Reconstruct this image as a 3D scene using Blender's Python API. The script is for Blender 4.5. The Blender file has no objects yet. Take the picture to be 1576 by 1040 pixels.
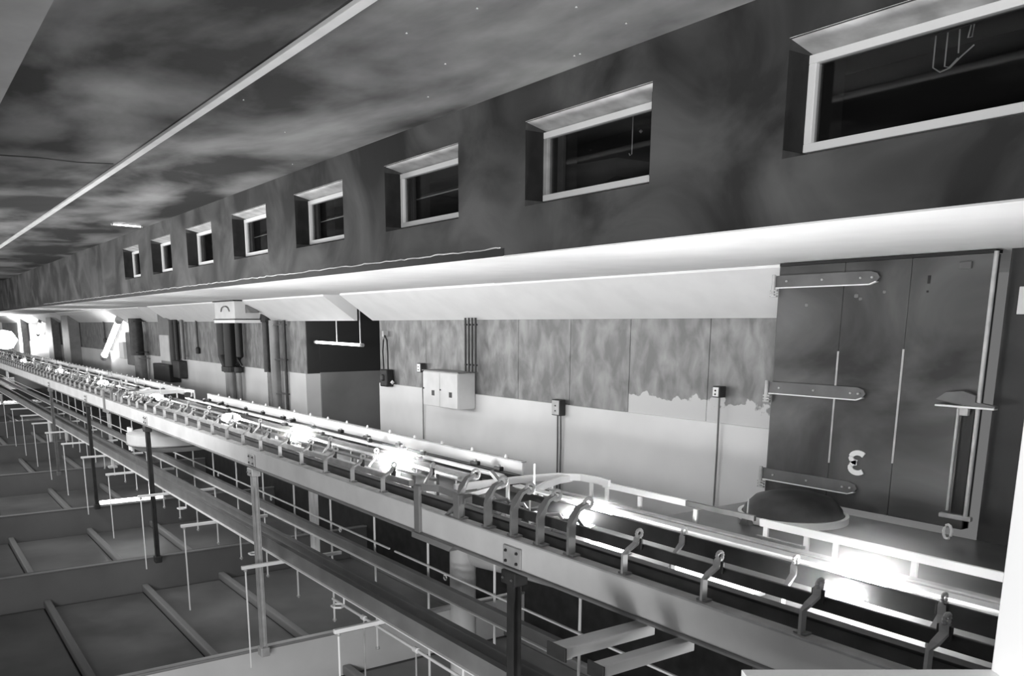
import bpy, bmesh, math, random
from mathutils import Vector, Matrix
random.seed(7)
S = bpy.context.scene
COL = S.collection
PI = math.pi

# ------------------------------------------------------------------ camera
EYE = 1.55
cd = bpy.data.cameras.new('camera')
cam = bpy.data.objects.new('camera', cd)
COL.objects.link(cam)
cam.matrix_world = Matrix(((0.560336713, -0.172081548, 0.810191773, 0.0),
                           (0.828264642, 0.117208882, -0.547941384, 0.0),
                           (-0.000671070, 0.978084873, 0.208205502, EYE),
                           (0, 0, 0, 1)))
cd.sensor_fit = 'HORIZONTAL'
cd.sensor_width = 36.0
cd.lens = 30.2208
cd.shift_x = 0.030457
cd.shift_y = 0.16434
cd.clip_start = 0.05
cd.clip_end = 300
S.camera = cam

# ------------------------------------------------------------------ world, exposure
w = bpy.data.worlds.new('world')
S.world = w
w.use_nodes = True
bg = w.node_tree.nodes['Background']
bg.inputs[0].default_value = (1, 1, 1, 1)
bg.inputs[1].default_value = 0.15
S.view_settings.view_transform = 'Standard'
S.view_settings.look = 'None'
S.view_settings.gamma = 1
S.view_settings.exposure = 0.12
S.view_settings.use_curve_mapping = False
GLOBE_E = 125.0


def area(name, loc, target, size, energy):
    l = bpy.data.lights.new(name, 'AREA')
    l.shape = 'RECTANGLE'
    l.size, l.size_y = size
    l.energy = energy
    o = bpy.data.objects.new(name, l)
    COL.objects.link(o)
    o.location = loc
    d = Vector(target) - Vector(loc)
    o.rotation_euler = d.to_track_quat('-Z', 'Y').to_euler()
    return o


# unseen fill added behind the viewer to brighten walls and soffit
area('room_fill', (1.5, -2.5, 1.3), (-6, 5, 1.0), (3.0, 1.6), 410)
area('hall_fill', (-26, -1.8, 1.4), (-28, 7, 1.0), (34.0, 0.8), 900)  # unseen strip added along the open side to lift the far end


# unseen fill added under the viewing side to brighten the pit
area('pit_fill', (-2.5, 0.2, -0.6), (-12, 2.0, -2.3), (1.6, 0.5), 75)


# ------------------------------------------------------------------ materials
def mat(name, base=0.5, rough=0.5, metal=0.0, base2=None, scale=1.0, stretch=(1, 1, 1), contrast=(0.35, 0.65),
        bump=0.0, detail=6, distort=0.0, fine=0.0, spots=None):
    m = bpy.data.materials.new(name)
    m.use_nodes = True
    nt = m.node_tree
    b = nt.nodes['Principled BSDF']
    b.inputs['Base Color'].default_value = (base, base, base, 1)
    b.inputs['Roughness'].default_value = rough
    b.inputs['Metallic'].default_value = metal
    if base2 is not None:
        tc = nt.nodes.new('ShaderNodeTexCoord')
        mp = nt.nodes.new('ShaderNodeMapping')
        mp.inputs['Scale'].default_value = stretch
        nt.links.new(tc.outputs['Object'], mp.inputs[0])
        n = nt.nodes.new('ShaderNodeTexNoise')
        n.inputs['Scale'].default_value = scale
        n.inputs['Detail'].default_value = detail
        n.inputs['Distortion'].default_value = distort
        nt.links.new(mp.outputs[0], n.inputs['Vector'])
        r = nt.nodes.new('ShaderNodeValToRGB')
        r.color_ramp.elements[0].position = contrast[0]
        r.color_ramp.elements[1].position = contrast[1]
        r.color_ramp.elements[0].color = (base, base, base, 1)
        r.color_ramp.elements[1].color = (base2, base2, base2, 1)
        nt.links.new(n.outputs[0], r.inputs[0])
        out = r.outputs[0]
        if spots:
            v = nt.nodes.new('ShaderNodeTexNoise')
            v.inputs['Scale'].default_value = spots[0]
            v.inputs['Detail'].default_value = 3
            nt.links.new(mp.outputs[0], v.inputs['Vector'])
            r2 = nt.nodes.new('ShaderNodeValToRGB')
            r2.color_ramp.elements[0].position = spots[1]
            r2.color_ramp.elements[1].position = spots[1] + 0.02
            nt.links.new(v.outputs[0], r2.inputs[0])
            mx = nt.nodes.new('ShaderNodeMixRGB')
            mx.inputs[2].default_value = (spots[2], spots[2], spots[2], 1)
            nt.links.new(r2.outputs[0], mx.inputs[0])
            nt.links.new(out, mx.inputs[1])
            out = mx.outputs[0]
        nt.links.new(out, b.inputs['Base Color'])
        if bump:
            bp = nt.nodes.new('ShaderNodeBump')
            bp.inputs['Strength'].default_value = bump
            bp.inputs['Distance'].default_value = 0.05
            nt.links.new(n.outputs[0], bp.inputs['Height'])
            nt.links.new(bp.outputs[0], b.inputs['Normal'])
    return m


def emit(name, e):
    m = bpy.data.materials.new(name)
    m.use_nodes = True
    b = m.node_tree.nodes['Principled BSDF']
    b.inputs['Base Color'].default_value = (0.9, 0.9, 0.9, 1)
    b.inputs['Emission Color'].default_value = (1, 1, 1, 1)
    b.inputs['Emission Strength'].default_value = e
    return m


M = {}
M['ceiling'] = mat('stained_ceiling', 0.010, 0.8, base2=0.27, scale=0.65, stretch=(0.6, 1.1, 1), contrast=(0.41, 0.64), bump=0.5, detail=12, distort=0.25, spots=(9, 0.80, 0.7))
M['wall_dark'] = mat('stained_dark_plaster', 0.024, 0.7, base2=0.15, scale=1.3, stretch=(0.8, 1, 0.9), contrast=(0.38, 0.74), bump=0.3, detail=8, distort=0.8)
M['niche'] = mat('shaded_niche', 0.008, 0.85, base2=0.018, scale=5, contrast=(0.4, 0.6))  # near-black: shade on window sills and jambs put into the colour
M['lintel'] = mat('lit_lintel_and_crust', 0.45, 0.7, base2=0.75, scale=5, contrast=(0.35, 0.65), bump=0.2)  # lintel's light from below put into the colour; also used for the crust
M['white'] = mat('white_painted_concrete', 0.88, 0.6, base2=0.93, scale=2.5, contrast=(0.35, 0.6), detail=5)
M['seam'] = mat('soffit_seam', 0.45, 0.7)
M['panel'] = mat('mottled_wall_panel', 0.15, 0.45, 0.0, base2=0.34, scale=5.5, stretch=(1, 1, 0.55), contrast=(0.36, 0.70), bump=0.15, detail=10, distort=0.35)
M['dado'] = mat('pale_dado', 0.70, 0.35, base2=0.84, scale=0.9, contrast=(0.3, 0.7), detail=3)
M['alcove_dark'] = mat('alcove_dark_paint', 0.035, 0.5)
M['alcove_grey'] = mat('alcove_grey_dado', 0.22, 0.4, base2=0.28, scale=1.2)
M['door'] = mat('mottled_door_sheet', 0.022, 0.38, 0.1, base2=0.15, scale=1.1, stretch=(0.8, 1, 1.2), contrast=(0.38, 0.75), bump=0.08, detail=5, distort=0.7)
M['casing'] = mat('door_casing', 0.10, 0.5, base2=0.14, scale=4)
M['wall_right'] = mat('dark_wall_end', 0.02, 0.6, base2=0.04, scale=2)
M['steel'] = mat('galvanised_steel', 0.42, 0.5, 0.25, base2=0.56, scale=8)
M['steel_dark'] = mat('dark_steel', 0.022, 0.45, 0.1, base2=0.045, scale=6)
M['steel_mid'] = mat('grey_steel', 0.16, 0.45, 0.3, base2=0.22, scale=6)
M['bright'] = mat('bright_aluminium', 0.92, 0.4, 0.0)
M['white_paint'] = mat('white_paint', 0.93, 0.5)
M['beam'] = mat('pale_beam_paint', 0.62, 0.4, base2=0.72, scale=3)
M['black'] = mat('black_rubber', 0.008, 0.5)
M['channel'] = mat('channel_grey', 0.20, 0.45, 0.2, base2=0.26, scale=3)
M['floor'] = mat('pit_floor_sheet', 0.10, 0.35, base2=0.2, scale=0.9, contrast=(0.35, 0.7), detail=3)
M['rib'] = mat('pit_rib', 0.24, 0.5)
M['cross'] = mat('pit_cross_beam', 0.12, 0.5, base2=0.16, scale=1)
M['cross_white'] = mat('pit_white_face', 0.62, 0.5, base2=0.72, scale=1)
M['deck'] = mat('deck_sheet', 0.06, 0.45, 0.0, base2=0.13, scale=1.5, contrast=(0.4, 0.6), detail=3)
M['landing'] = mat('landing_floor', 0.07, 0.3, base2=0.14, scale=1.6)
M['globe'] = emit('lamp_globe', GLOBE_E)
M['tube'] = emit('fluorescent_tube', 9)
M['strip'] = emit('glowing_white', 2.5)  # emission for the white deck rectangles
M['far_glow'] = emit('far_lamp', 60)

# panel variant whose paint has flaked off in a ragged white band low down
pm = M['panel'].copy()
pm.name = 'flaked_wall_panel'
nt = pm.node_tree
bs = nt.nodes['Principled BSDF']
src = bs.inputs['Base Color'].links[0].from_socket
tc = nt.nodes.new('ShaderNodeTexCoord')
sx = nt.nodes.new('ShaderNodeSeparateXYZ')
nz = nt.nodes.new('ShaderNodeTexNoise')
nz.inputs['Scale'].default_value = 5
nz.inputs['Detail'].default_value = 8
nt.links.new(tc.outputs['Object'], sx.inputs[0])
nt.links.new(tc.outputs['Object'], nz.inputs['Vector'])
m1 = nt.nodes.new('ShaderNodeMath')
m1.operation = 'MULTIPLY_ADD'
m1.inputs[1].default_value = 0.55
nt.links.new(nz.outputs[0], m1.inputs[0])
nt.links.new(sx.outputs[2], m1.inputs[2])
rp = nt.nodes.new('ShaderNodeValToRGB')
rp.color_ramp.elements[0].position = 0.98
rp.color_ramp.elements[0].color = (1, 1, 1, 1)
rp.color_ramp.elements[1].position = 1.0
rp.color_ramp.elements[1].color = (0, 0, 0, 1)
nt.links.new(m1.outputs[0], rp.inputs[0])
mm = nt.nodes.new('ShaderNodeMixRGB')
mm.inputs[2].default_value = (0.62, 0.62, 0.62, 1)
nt.links.new(rp.outputs[0], mm.inputs[0])
nt.links.new(src, mm.inputs[1])
nt.links.new(mm.outputs[0], bs.inputs['Base Color'])
M['panel_flaked'] = pm

gm = bpy.data.materials.new('window_glass')
gm.use_nodes = True
nt = gm.node_tree
nt.nodes.clear()
o_ = nt.nodes.new('ShaderNodeOutputMaterial')
mx = nt.nodes.new('ShaderNodeMixShader')
tr = nt.nodes.new('ShaderNodeBsdfTransparent')
gl = nt.nodes.new('ShaderNodeBsdfGlossy')
tr.inputs[0].default_value = (0.75, 0.75, 0.75, 1)
gl.inputs['Roughness'].default_value = 0.03
mx.inputs[0].default_value = 0.07
nt.links.new(tr.outputs[0], mx.inputs[1])
nt.links.new(gl.outputs[0], mx.inputs[2])
nt.links.new(mx.outputs[0], o_.inputs[0])
M['glass'] = gm


# ------------------------------------------------------------------ mesh helpers
class MB:
    def __init__(self):
        self.bm = bmesh.new()

    def box(self, x0, x1, y0, y1, z0, z1, bevel=0.0):
        vs = [self.bm.verts.new(p) for p in ((x0, y0, z0), (x1, y0, z0), (x1, y1, z0), (x0, y1, z0),
                                             (x0, y0, z1), (x1, y0, z1), (x1, y1, z1), (x0, y1, z1))]
        fs = [self.bm.faces.new([vs[i] for i in f]) for f in
              ((3, 2, 1, 0), (4, 5, 6, 7), (0, 1, 5, 4), (1, 2, 6, 5), (2, 3, 7, 6), (3, 0, 4, 7))]
        if bevel:
            es = list({e for f in fs for e in f.edges})
            bmesh.ops.bevel(self.bm, geom=es, offset=bevel, segments=2, affect='EDGES', profile=0.5)
        return self

    def quad(self, *pts):
        self.bm.faces.new([self.bm.verts.new(p) for p in pts])
        return self

    def prism(self, poly, axis, a, b):
        """poly: list of 2D points in the plane normal to axis ('x': (y,z), 'y': (x,z), 'z': (x,y))"""
        def P(p, t):
            return {'x': (t, p[0], p[1]), 'y': (p[0], t, p[1]), 'z': (p[0], p[1], t)}[axis]
        A = [self.bm.verts.new(P(p, a)) for p in poly]
        B = [self.bm.verts.new(P(p, b)) for p in poly]
        n = len(poly)
        self.bm.faces.new(A)
        self.bm.faces.new(B[::-1])
        for i in range(n):
            self.bm.faces.new((A[i], B[i], B[(i + 1) % n], A[(i + 1) % n]))
        bmesh.ops.recalc_face_normals(self.bm, faces=self.bm.faces)
        return self

    def tube(self, pts, r, n=10, closed=False, flat=None):
        """swept tube, or with flat=(w,h) a swept flat bar (w sideways, h upward)"""
        pts = [Vector(p) for p in pts]
        rings = []
        N = len(pts)
        for i, p in enumerate(pts):
            if closed:
                d = pts[(i + 1) % N] - pts[i - 1]
            else:
                d = pts[min(i + 1, N - 1)] - pts[max(i - 1, 0)]
            d.normalize()
            up = Vector((0, 0, 1)) if abs(d.z) < 0.95 else Vector((1, 0, 0))
            s = d.cross(up).normalized()
            u = s.cross(d).normalized()
            if flat:
                hw, hh = flat[0] / 2, flat[1] / 2
                ring = [p + s * a * hw + u * b * hh for a, b in ((-1, -1), (1, -1), (1, 1), (-1, 1))]
            else:
                ring = [p + (s * math.cos(t) + u * math.sin(t)) * r for t in (2 * PI * k / n for k in range(n))]
            rings.append([self.bm.verts.new(q) for q in ring])
        m = len(rings[0])
        for i in range(N if closed else N - 1):
            A, B = rings[i], rings[(i + 1) % N]
            for k in range(m):
                self.bm.faces.new((A[k], A[(k + 1) % m], B[(k + 1) % m], B[k]))
        if not closed:
            self.bm.faces.new(rings[0][::-1])
            self.bm.faces.new(rings[-1])
        bmesh.ops.recalc_face_normals(self.bm, faces=self.bm.faces)
        return self

    def lathe(self, c, prof, n=24):
        """prof: (radius, z) pairs around a vertical axis at c"""
        rings = []
        for r, z in prof:
            if r < 1e-5:
                rings.append([self.bm.verts.new((c[0], c[1], c[2] + z))])
            else:
                rings.append([self.bm.verts.new((c[0] + r * math.cos(2 * PI * k / n), c[1] + r * math.sin(2 * PI * k / n), c[2] + z)) for k in range(n)])
        for A, B in zip(rings, rings[1:]):
            for k in range(n):
                if len(A) == 1 and len(B) == 1:
                    continue
                if len(A) == 1:
                    self.bm.faces.new((A[0], B[(k + 1) % n], B[k]))
                elif len(B) == 1:
                    self.bm.faces.new((A[k], A[(k + 1) % n], B[0]))
                else:
                    self.bm.faces.new((A[k], A[(k + 1) % n], B[(k + 1) % n], B[k]))
        bmesh.ops.recalc_face_normals(self.bm, faces=self.bm.faces)
        return self

    def out(self, name, m, parent=None, smooth=False, loc=None):
        me = bpy.data.meshes.new(name)
        self.bm.to_mesh(me)
        self.bm.free()
        me.materials.append(M[m])
        if smooth:
            for p in me.polygons:
                p.use_smooth = True
            try:
                me.set_sharp_from_angle(angle=math.radians(38))
            except Exception:
                pass
        o = bpy.data.objects.new(name, me)
        COL.objects.link(o)
        if loc:
            o.location = loc
        if parent:
            o.parent = parent
        return o


def tag(o, label=None, cat=None, group=None, kind=None):
    if label:
        o['label'] = label
    if cat:
        o['category'] = cat
    if group:
        o['group'] = group
    if kind:
        o['kind'] = kind
    return o


def thing(name, loc, label, cat, group=None, rz=0):
    o = bpy.data.objects.new(name, None)
    COL.objects.link(o)
    o.location = loc
    o.rotation_euler.z = rz
    o.empty_display_size = 0.1
    return tag(o, label, cat, group)


def struct(name, loc=(0, 0, 0), label=None):
    o = bpy.data.objects.new(name, None)
    COL.objects.link(o)
    o.location = loc
    o['kind'] = 'structure'
    if label:
        o['label'] = label
    return o


def copy_tree(o, parent=None):
    c = o.copy()
    COL.objects.link(c)
    if parent:
        c.parent = parent
    for ch in list(o.children):
        copy_tree(ch, c)
    return c


def put(first, used, loc, rz=None, label=None, group=None):
    o = first if not used else copy_tree(first)
    o.location = loc
    if rz is not None:
        o.rotation_euler.z = rz
    if label:
        o['label'] = label
    if group:
        o['group'] = group
    return o


# ------------------------------------------------------------------ room constants
XL, XR = -76.0, 1.6          # along the hall
YU = 4.08                    # clerestory wall
YC, YP = 6.65, 7.3           # door wall, panelled wall
H, ZC = 2.065, 3.25          # soffit, ceiling
TH = 0.5

# ceiling
tag(MB().box(XL, XR, -2.6, YU + 1.7, ZC, ZC + 0.25).out('ceiling', 'ceiling'), 'dark cloudy stained ceiling', kind='structure')
tag(MB().box(XL, XR, 2.28, 2.355, ZC - 0.03, ZC - 0.001, 0.004).out('trim_1', 'beam'), 'long pale flat strip running along the dark ceiling', kind='structure')
tag(MB().box(XL, XR, -0.4, 0.86, ZC - 0.16, ZC - 0.002).out('trim_2', 'channel'), 'grey boxed ceiling beam at the upper left corner', kind='structure')
tag(MB().tube([(-10.6, 1.0, ZC - 0.004), (-10.5, 1.5, ZC - 0.004), (-10.55, 1.9, ZC - 0.004), (-10.45, 2.25, ZC - 0.004)], 0.008, 6).out('trim_3', 'steel_dark'), 'thin dark joint across the ceiling', kind='structure')

# clerestory wall with the row of deep windows
WZ0, WZ1 = 2.41, 3.0
wins = [(-3.15 - 2.21 * k if k else -3.15, -1.87 if k == 0 else -4.15 - 2.222 * (k - 1)) for k in range(8)]
wins = [(-3.15, -1.86)] + [(-5.44 - 2.222 * k, -4.14 - 2.222 * k) for k in range(7)]
wu = struct('wall_upper', label='dark stained upper wall pierced by a row of deep-set windows')
m = MB()
m.box(XL, XR, YU, YU + TH, H + 0.002, WZ0)
m.box(XL, XR, YU, YU + TH, WZ1, ZC)
edges = [XR] + [e for a, b in wins for e in (b, a)] + [XL]
for i in range(0, len(edges), 2):
    m.box(edges[i + 1], edges[i], YU, YU + TH, WZ0, WZ1)
m.out('masonry', 'wall_dark', wu)
MB().box(XL, -5.7, YU - 0.006, YU - 0.001, H + 0.003, H + 0.060, 0.002).out('base_strip', 'wall_right', wu)
# crust of old render along the strip
m = MB()
pts = []
x = -5.75
while x > -30:
    pts.append((x, YU - 0.006, H + 0.066 + random.uniform(-0.004, 0.010)))
    x -= random.uniform(0.05, 0.16)
m.tube(pts, 0.006, 5)
tag(m.out('render_crust', 'lintel', wu), kind='stuff')
# backing behind the windows: the room's darkness put into black surfaces
tag(MB().box(XL, XR, YU + 1.6, YU + 1.65, H + 0.05, ZC).out('wall_behind_windows', 'black'), 'wall behind the windows, black colour standing in for the unlit room', kind='structure')

tag(MB().box(XL, XR, YU + TH + .01, YU + 1.59, ZC - .03, ZC - .002).out('ceiling_black_lining', 'black'), 'black lining overhead, added to darken the view through the windows', kind='structure')
tag(MB().box(XL, XR, YU + TH + .01, YU + 1.59, H + .01, H + .03).out('floor_black_lining', 'black'), 'black lining underneath, added to darken the view through the windows', kind='structure')
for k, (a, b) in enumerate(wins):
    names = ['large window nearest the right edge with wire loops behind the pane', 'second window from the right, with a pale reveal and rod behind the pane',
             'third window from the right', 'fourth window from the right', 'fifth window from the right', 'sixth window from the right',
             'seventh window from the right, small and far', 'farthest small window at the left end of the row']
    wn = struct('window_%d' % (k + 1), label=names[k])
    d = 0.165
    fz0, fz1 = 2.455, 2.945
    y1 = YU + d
    # splayed reveals: lit lintel coloured pale, shaded sill and jambs near-black
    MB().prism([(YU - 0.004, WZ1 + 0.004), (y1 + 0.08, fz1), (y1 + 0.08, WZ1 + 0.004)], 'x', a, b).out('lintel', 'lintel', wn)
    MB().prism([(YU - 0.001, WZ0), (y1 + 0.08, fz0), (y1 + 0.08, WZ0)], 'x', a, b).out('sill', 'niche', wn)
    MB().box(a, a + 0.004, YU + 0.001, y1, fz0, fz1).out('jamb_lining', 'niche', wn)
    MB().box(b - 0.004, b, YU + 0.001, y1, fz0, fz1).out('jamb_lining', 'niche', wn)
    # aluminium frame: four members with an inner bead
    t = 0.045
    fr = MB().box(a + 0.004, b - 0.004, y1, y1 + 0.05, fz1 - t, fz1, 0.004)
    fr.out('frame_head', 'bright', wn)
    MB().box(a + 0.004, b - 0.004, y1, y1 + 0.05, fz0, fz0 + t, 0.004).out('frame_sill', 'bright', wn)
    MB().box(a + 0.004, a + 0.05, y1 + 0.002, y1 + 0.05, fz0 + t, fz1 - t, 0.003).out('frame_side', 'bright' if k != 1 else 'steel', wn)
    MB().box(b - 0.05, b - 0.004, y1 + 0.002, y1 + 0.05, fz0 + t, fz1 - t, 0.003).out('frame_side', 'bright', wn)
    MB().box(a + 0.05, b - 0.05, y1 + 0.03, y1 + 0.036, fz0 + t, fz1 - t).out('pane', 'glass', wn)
    if k:
        MB().box(a + 0.13, a + 0.19, y1 + 0.037, y1 + 0.07, fz0 + t, fz1 - t, 0.004).out('mullion', 'steel_mid', wn)
    if k in (2, 3, 4):
        MB().tube([(a + 0.19, y1 + 0.075, 2.70), (b - 0.05, y1 + 0.075, 2.715)], 0.005, 6).out('glazing_wire', 'steel', wn)

# things seen through the two nearest windows
t = thing('wire_hanger', (-2.56, 4.6, 2.9), 'bundle of bent pale wire loops hanging behind the largest window pane', 'wire')
MB().tube([(-.10, 0, .08), (-.10, 0, -.07), (-.06, 0, -.10), (-.01, 0, -.09), (.04, 0, -.05), (.10, 0, -.01)], 0.0035, 6).out('loop', 'bright', t, True)
MB().tube([(-.045, .01, .09), (-.045, .01, -.075), (-.02, .01, -.085), (.02, .01, -.05)], 0.0035, 6).out('loop', 'bright', t, True)
MB().tube([(.02, 0, .08), (.025, 0, -.03)], 0.0035, 6).out('loop', 'bright', t, True)
MB().tube([(.075, 0, .085), (.065, 0, .03), (.085, 0, .03), (.09, 0, .085)], 0.0035, 6).out('loop', 'bright', t, True)
MB().tube([(-.12, .005, .084), (.12, .005, .092)], 0.004, 6).out('hanging_rail', 'steel_dark', t)
MB().tube([(0, .005, .088), (0, .005, .320)], 0.004, 6).out('tie', 'steel_dark', t)
t = thing('hanging_rod', (-5.17, 4.9, 2.82), 'thin white rod with small hook seen through the second window from the right', 'rod')
MB().tube([(0, 0, 0.40), (0, 0, 0), (-0.02, 0, -0.005), (-0.03, 0, 0.01)], 0.004, 6).out('rod', 'bright', t, True)
MB().lathe((0.09, 0, 0.15), [(0, -.015), (.015, 0), (0, .015)], 10).out('knob', 'bright', t, True)
tag(MB().prism([(-6.6, 2.9), (-5.5, 2.86), (-5.5, 2.72), (-6.6, 2.5)], 'y', 5.05, 5.675).out('ventilation_duct', 'casing'), 'grey slanted duct panel behind the second window pane', 'duct')

# white soffit between the clerestory wall and the lower walls
sf = struct('ceiling_soffit', label='white painted soffit of the side aisle')
MB().box(XL, XR, YU + 0.001, YP + 2.4, H, H + 0.0015).out('soffit_slab', 'white', sf)
MB().box(-9.5, -5.06, YC - 0.012, YC, H - 0.006, H - 0.0005).out('seam', 'seam', sf)
MB().box(-5.7, XR, YU - 0.008, YU + 0.02, H - 0.006, H + 0.004).out('edge_bead', 'white_paint', sf)

# haunch: sloping white fillet from soffit to panelled wall, broken at recesses
gaps = [(-14.95, -14.25), (-29.2, -28.0), (-47.6, -45.6)]
segs, cur = [], -5.06
for g0, g1 in gaps:
    segs.append((g1, cur))
    cur = g0
segs.append((XL, cur))
for i, (a, b) in enumerate(segs):
    tag(MB().prism([(YC, H - 0.001), (YP + .02, H - 0.001), (YP + .02, 1.60), (YP - 0.02, 1.60), (YC, H - .03)], 'x', a, b).out('trim_%d' % (4 + i), 'white'),
        ['white sloping haunch between door and alcove', 'white sloping haunch above the alcove and grey box', 'white sloping haunch left of the tall cabinet', 'white sloping haunch at the far end'][i], kind='structure')

# panelled back wall: upper mottled panels, lower pale dado
AX0, AX1 = -17.4, -14.03      # alcove
wb = struct('wall_back', label='long wall of mottled grey panels over a smooth pale dado')
seams = [-5.06, -6.40, -7.62, -8.72, -9.85, -10.95, -12.4, AX1]
for a, b in zip(seams[1:], seams):
    MB().box(a + 0.004, b - 0.004, YP, YP + 0.05, 0.50, 1.75, 0.003).out('wall_panel', 'panel_flaked' if a > -8 else 'panel', wb)
x = AX0
while x > XL:
    MB().box(x - 2.4 + 0.004, x - 0.004, YP, YP + 0.05, 0.50, 2.06, 0.003).out('wall_panel', 'panel', wb)
    x -= 2.4
MB().box(AX1, -5.06, YP + 0.02, YP + 0.3, 0.5, H).out('wall_core', 'alcove_dark', wb)
MB().box(XL, AX0, YP + 0.02, YP + 0.3, 0.5, H).out('wall_core', 'alcove_dark', wb)
MB().box(AX1, -5.06, YP - 0.03, YP + 0.3, -2.2, 0.5, 0.004).out('dado', 'dado', wb)
MB().box(XL, AX0, YP - 0.03, YP + 0.3, -2.2, 0.5, 0.004).out('dado', 'dado', wb)
# alcove
al = struct('wall_alcove', label='dark recessed alcove with a grey lower half')
AY = YP + 2.2
MB().box(AX0 - 3.5, AX1, AY, AY + 0.1, 0.52, H).out('upper_back', 'alcove_dark', al)
MB().box(AX0 - 3.5, AX1, AY - 0.02, AY + 0.1, -2.2, 0.52).out('lower_back', 'alcove_grey', al)
MB().box(AX0 - 0.0, AX0 + .02, YP + .3, AY, 0.52, H).out('upper_side', 'alcove_dark', al)
MB().box(AX0 - 0.0, AX0 + .04, YP + .3, AY, -2.2, 0.52).out('lower_side', 'alcove_grey', al)
MB().box(AX1, AX1 + .06, YP + .3, AY, -2.2, H).out('near_side', 'alcove_dark', al)
# far end of the hall
tag(MB().box(XL - 0.3, XL, -2.6, AY + .2, -3.0, ZC + .2).out('wall_end', 'dado'), 'far end wall', kind='structure')

# ------------------------------------------------------------------ door wall
DX0, DX1 = -5.0, -3.19
wr = struct('wall_right', label='dark wall beside and around the numbered door')
MB().box(DX1 + 0.06, XR, YC, YC + 0.3, -2.2, H).out('pier', 'wall_right', wr)
MB().box(-5.06, -5.0, YC - 0.02, YP + .3, -2.2, H, 0.004).out('casing_side', 'casing', wr)
dr = struct('door_1', label='tall mottled grey cold-room door with strap hinges and a white number')
yd = YC - 0.10
for a, b in ((-4.99, -4.3625), (-4.3585, -3.7970), (-3.7930, -3.20)):
    MB().box(a, b, yd, yd + 0.09, 0.02, 2.035, 0.005).out('door_panel', 'door', dr)
MB().box(-4.99, -3.2, yd + 0.02, yd + 0.1, 0.02, 2.03).out('door_core', 'casing', dr)
MB().box(-5.0, DX1, yd + .0, yd + .1, 2.036, 2.06).out('head_gasket', 'black', dr)
MB().box(-4.368, -4.352, yd - 0.003, yd + .01, 0.38, 1.32).out('seam_strip', 'steel', dr)
MB().box(-3.803, -3.787, yd - 0.003, yd + .01, 0.45, 1.35).out('seam_strip', 'steel', dr)
for z in (1.905, 0.985, 0.2):
    L = -4.04 if z > 1.5 else -4.07
    s = MB().prism([(-5.02, z - .05), (L - .08, z - .05), (L - .02, z - .03), (L, z), (L - .02, z + .03), (L - .08, z + .05), (-5.02, z + .05)], 'y', yd - 0.022, yd - 0.002).out('strap_hinge', 'casing', dr)
    MB().prism([(-5.02, z - .058), (L - .08, z - .058), (L - .015, z - .035), (L - .03, z - .03), (L - .08, z - .049), (-5.02, z - .049)], 'y', yd - 0.03, yd - 0.002).out('hinge_lip', 'bright', s)
    for bx in (-4.9, -4.55, -4.2, L - .06):
        MB().lathe((bx, yd - 0.028, z), [(0, -.01), (.01, -.006), (.01, .006), (0, .01)], 8).out('bolt', 'steel', s)
    MB().tube([(-5.03, yd - .03, z - .13), (-5.03, yd - .03, z + .06)], 0.018, 10).out('knuckle', 'steel', s, True)
    for q in (-.125, -.1, -.075):
        MB().box(-5.055, -4.985, yd - .045, yd - .02, z + q - .007, z + q + .007, .002).out('knuckle_plate', 'steel', s)
# latch: long vertical rod with guide plates and handle
MB().tube([(-3.165, yd - .035, 0.13), (-3.165, yd - .035, 2.045)], 0.016, 12).out('latch_rod', 'steel', dr, True)
MB().tube([(-3.30, yd - .045, 0.16), (-3.30, yd - .045, 0.93)], 0.011, 10).out('inner_rod', 'steel', dr, True)
MB().box(-3.29, -3.20, yd - .012, yd - .002, 0.14, 0.92).out('rod_backing', 'black', dr)
hd = MB().prism([(-3.47, .99), (-3.40, 1.045), (-3.27, 1.06), (-3.18, 1.03), (-3.18, .985), (-3.04, .965), (-3.04, .945), (-3.25, .955)], 'y', yd - .06, yd - .01).out('handle', 'casing', dr)
MB().box(-3.47, -3.04, yd - .07, yd - .01, .938, .952, .003).out('handle_lip', 'bright', hd)
MB().box(-3.31, -3.23, yd - .05, yd - .01, .88, .95, .006).out('handle_cleat', 'steel', hd)
lo = MB().box(-3.36, -3.12, yd - .05, yd - .01, .10, .135, .006).out('rod_guide', 'steel', dr)
MB().tube([(-3.27 + .03 * math.cos(t), yd - .06, -.0 + .055 * math.sin(t)) for t in (k * PI / 6 for k in range(12))], .011, 8, closed=True).out('padlock_ring', 'bright', lo, True)
MB().box(-3.43, -3.34, yd - .02, yd - .001, 1.935, 1.985, .004).out('maker_plate', 'casing', dr)
MB().box(-3.66, -3.64, yd - .004, yd, 1.84, 1.90).out('slot', 'black', dr)
MB().box(-3.66, -3.645, yd - .004, yd, 1.775, 1.79).out('slot', 'black', dr)
for (a, b, r) in ((-4.24, 1.765, .022), (-4.20, 1.74, .018), (-4.0, 1.79, .016), (-4.70, 1.70, .018)):
    MB().lathe((a, yd - .002, b), [(0, -r), (r * .8, -r * .5), (r * .8, r * .5), (0, r)], 8).out('patch', 'steel_mid', dr, True).scale = (1, .12, 1)
for p in dr.children:      # keep the flattened patches on the door face
    if p.name.startswith('patch'):
        p.location.y = (yd - .002) * (1 - .12)
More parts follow.
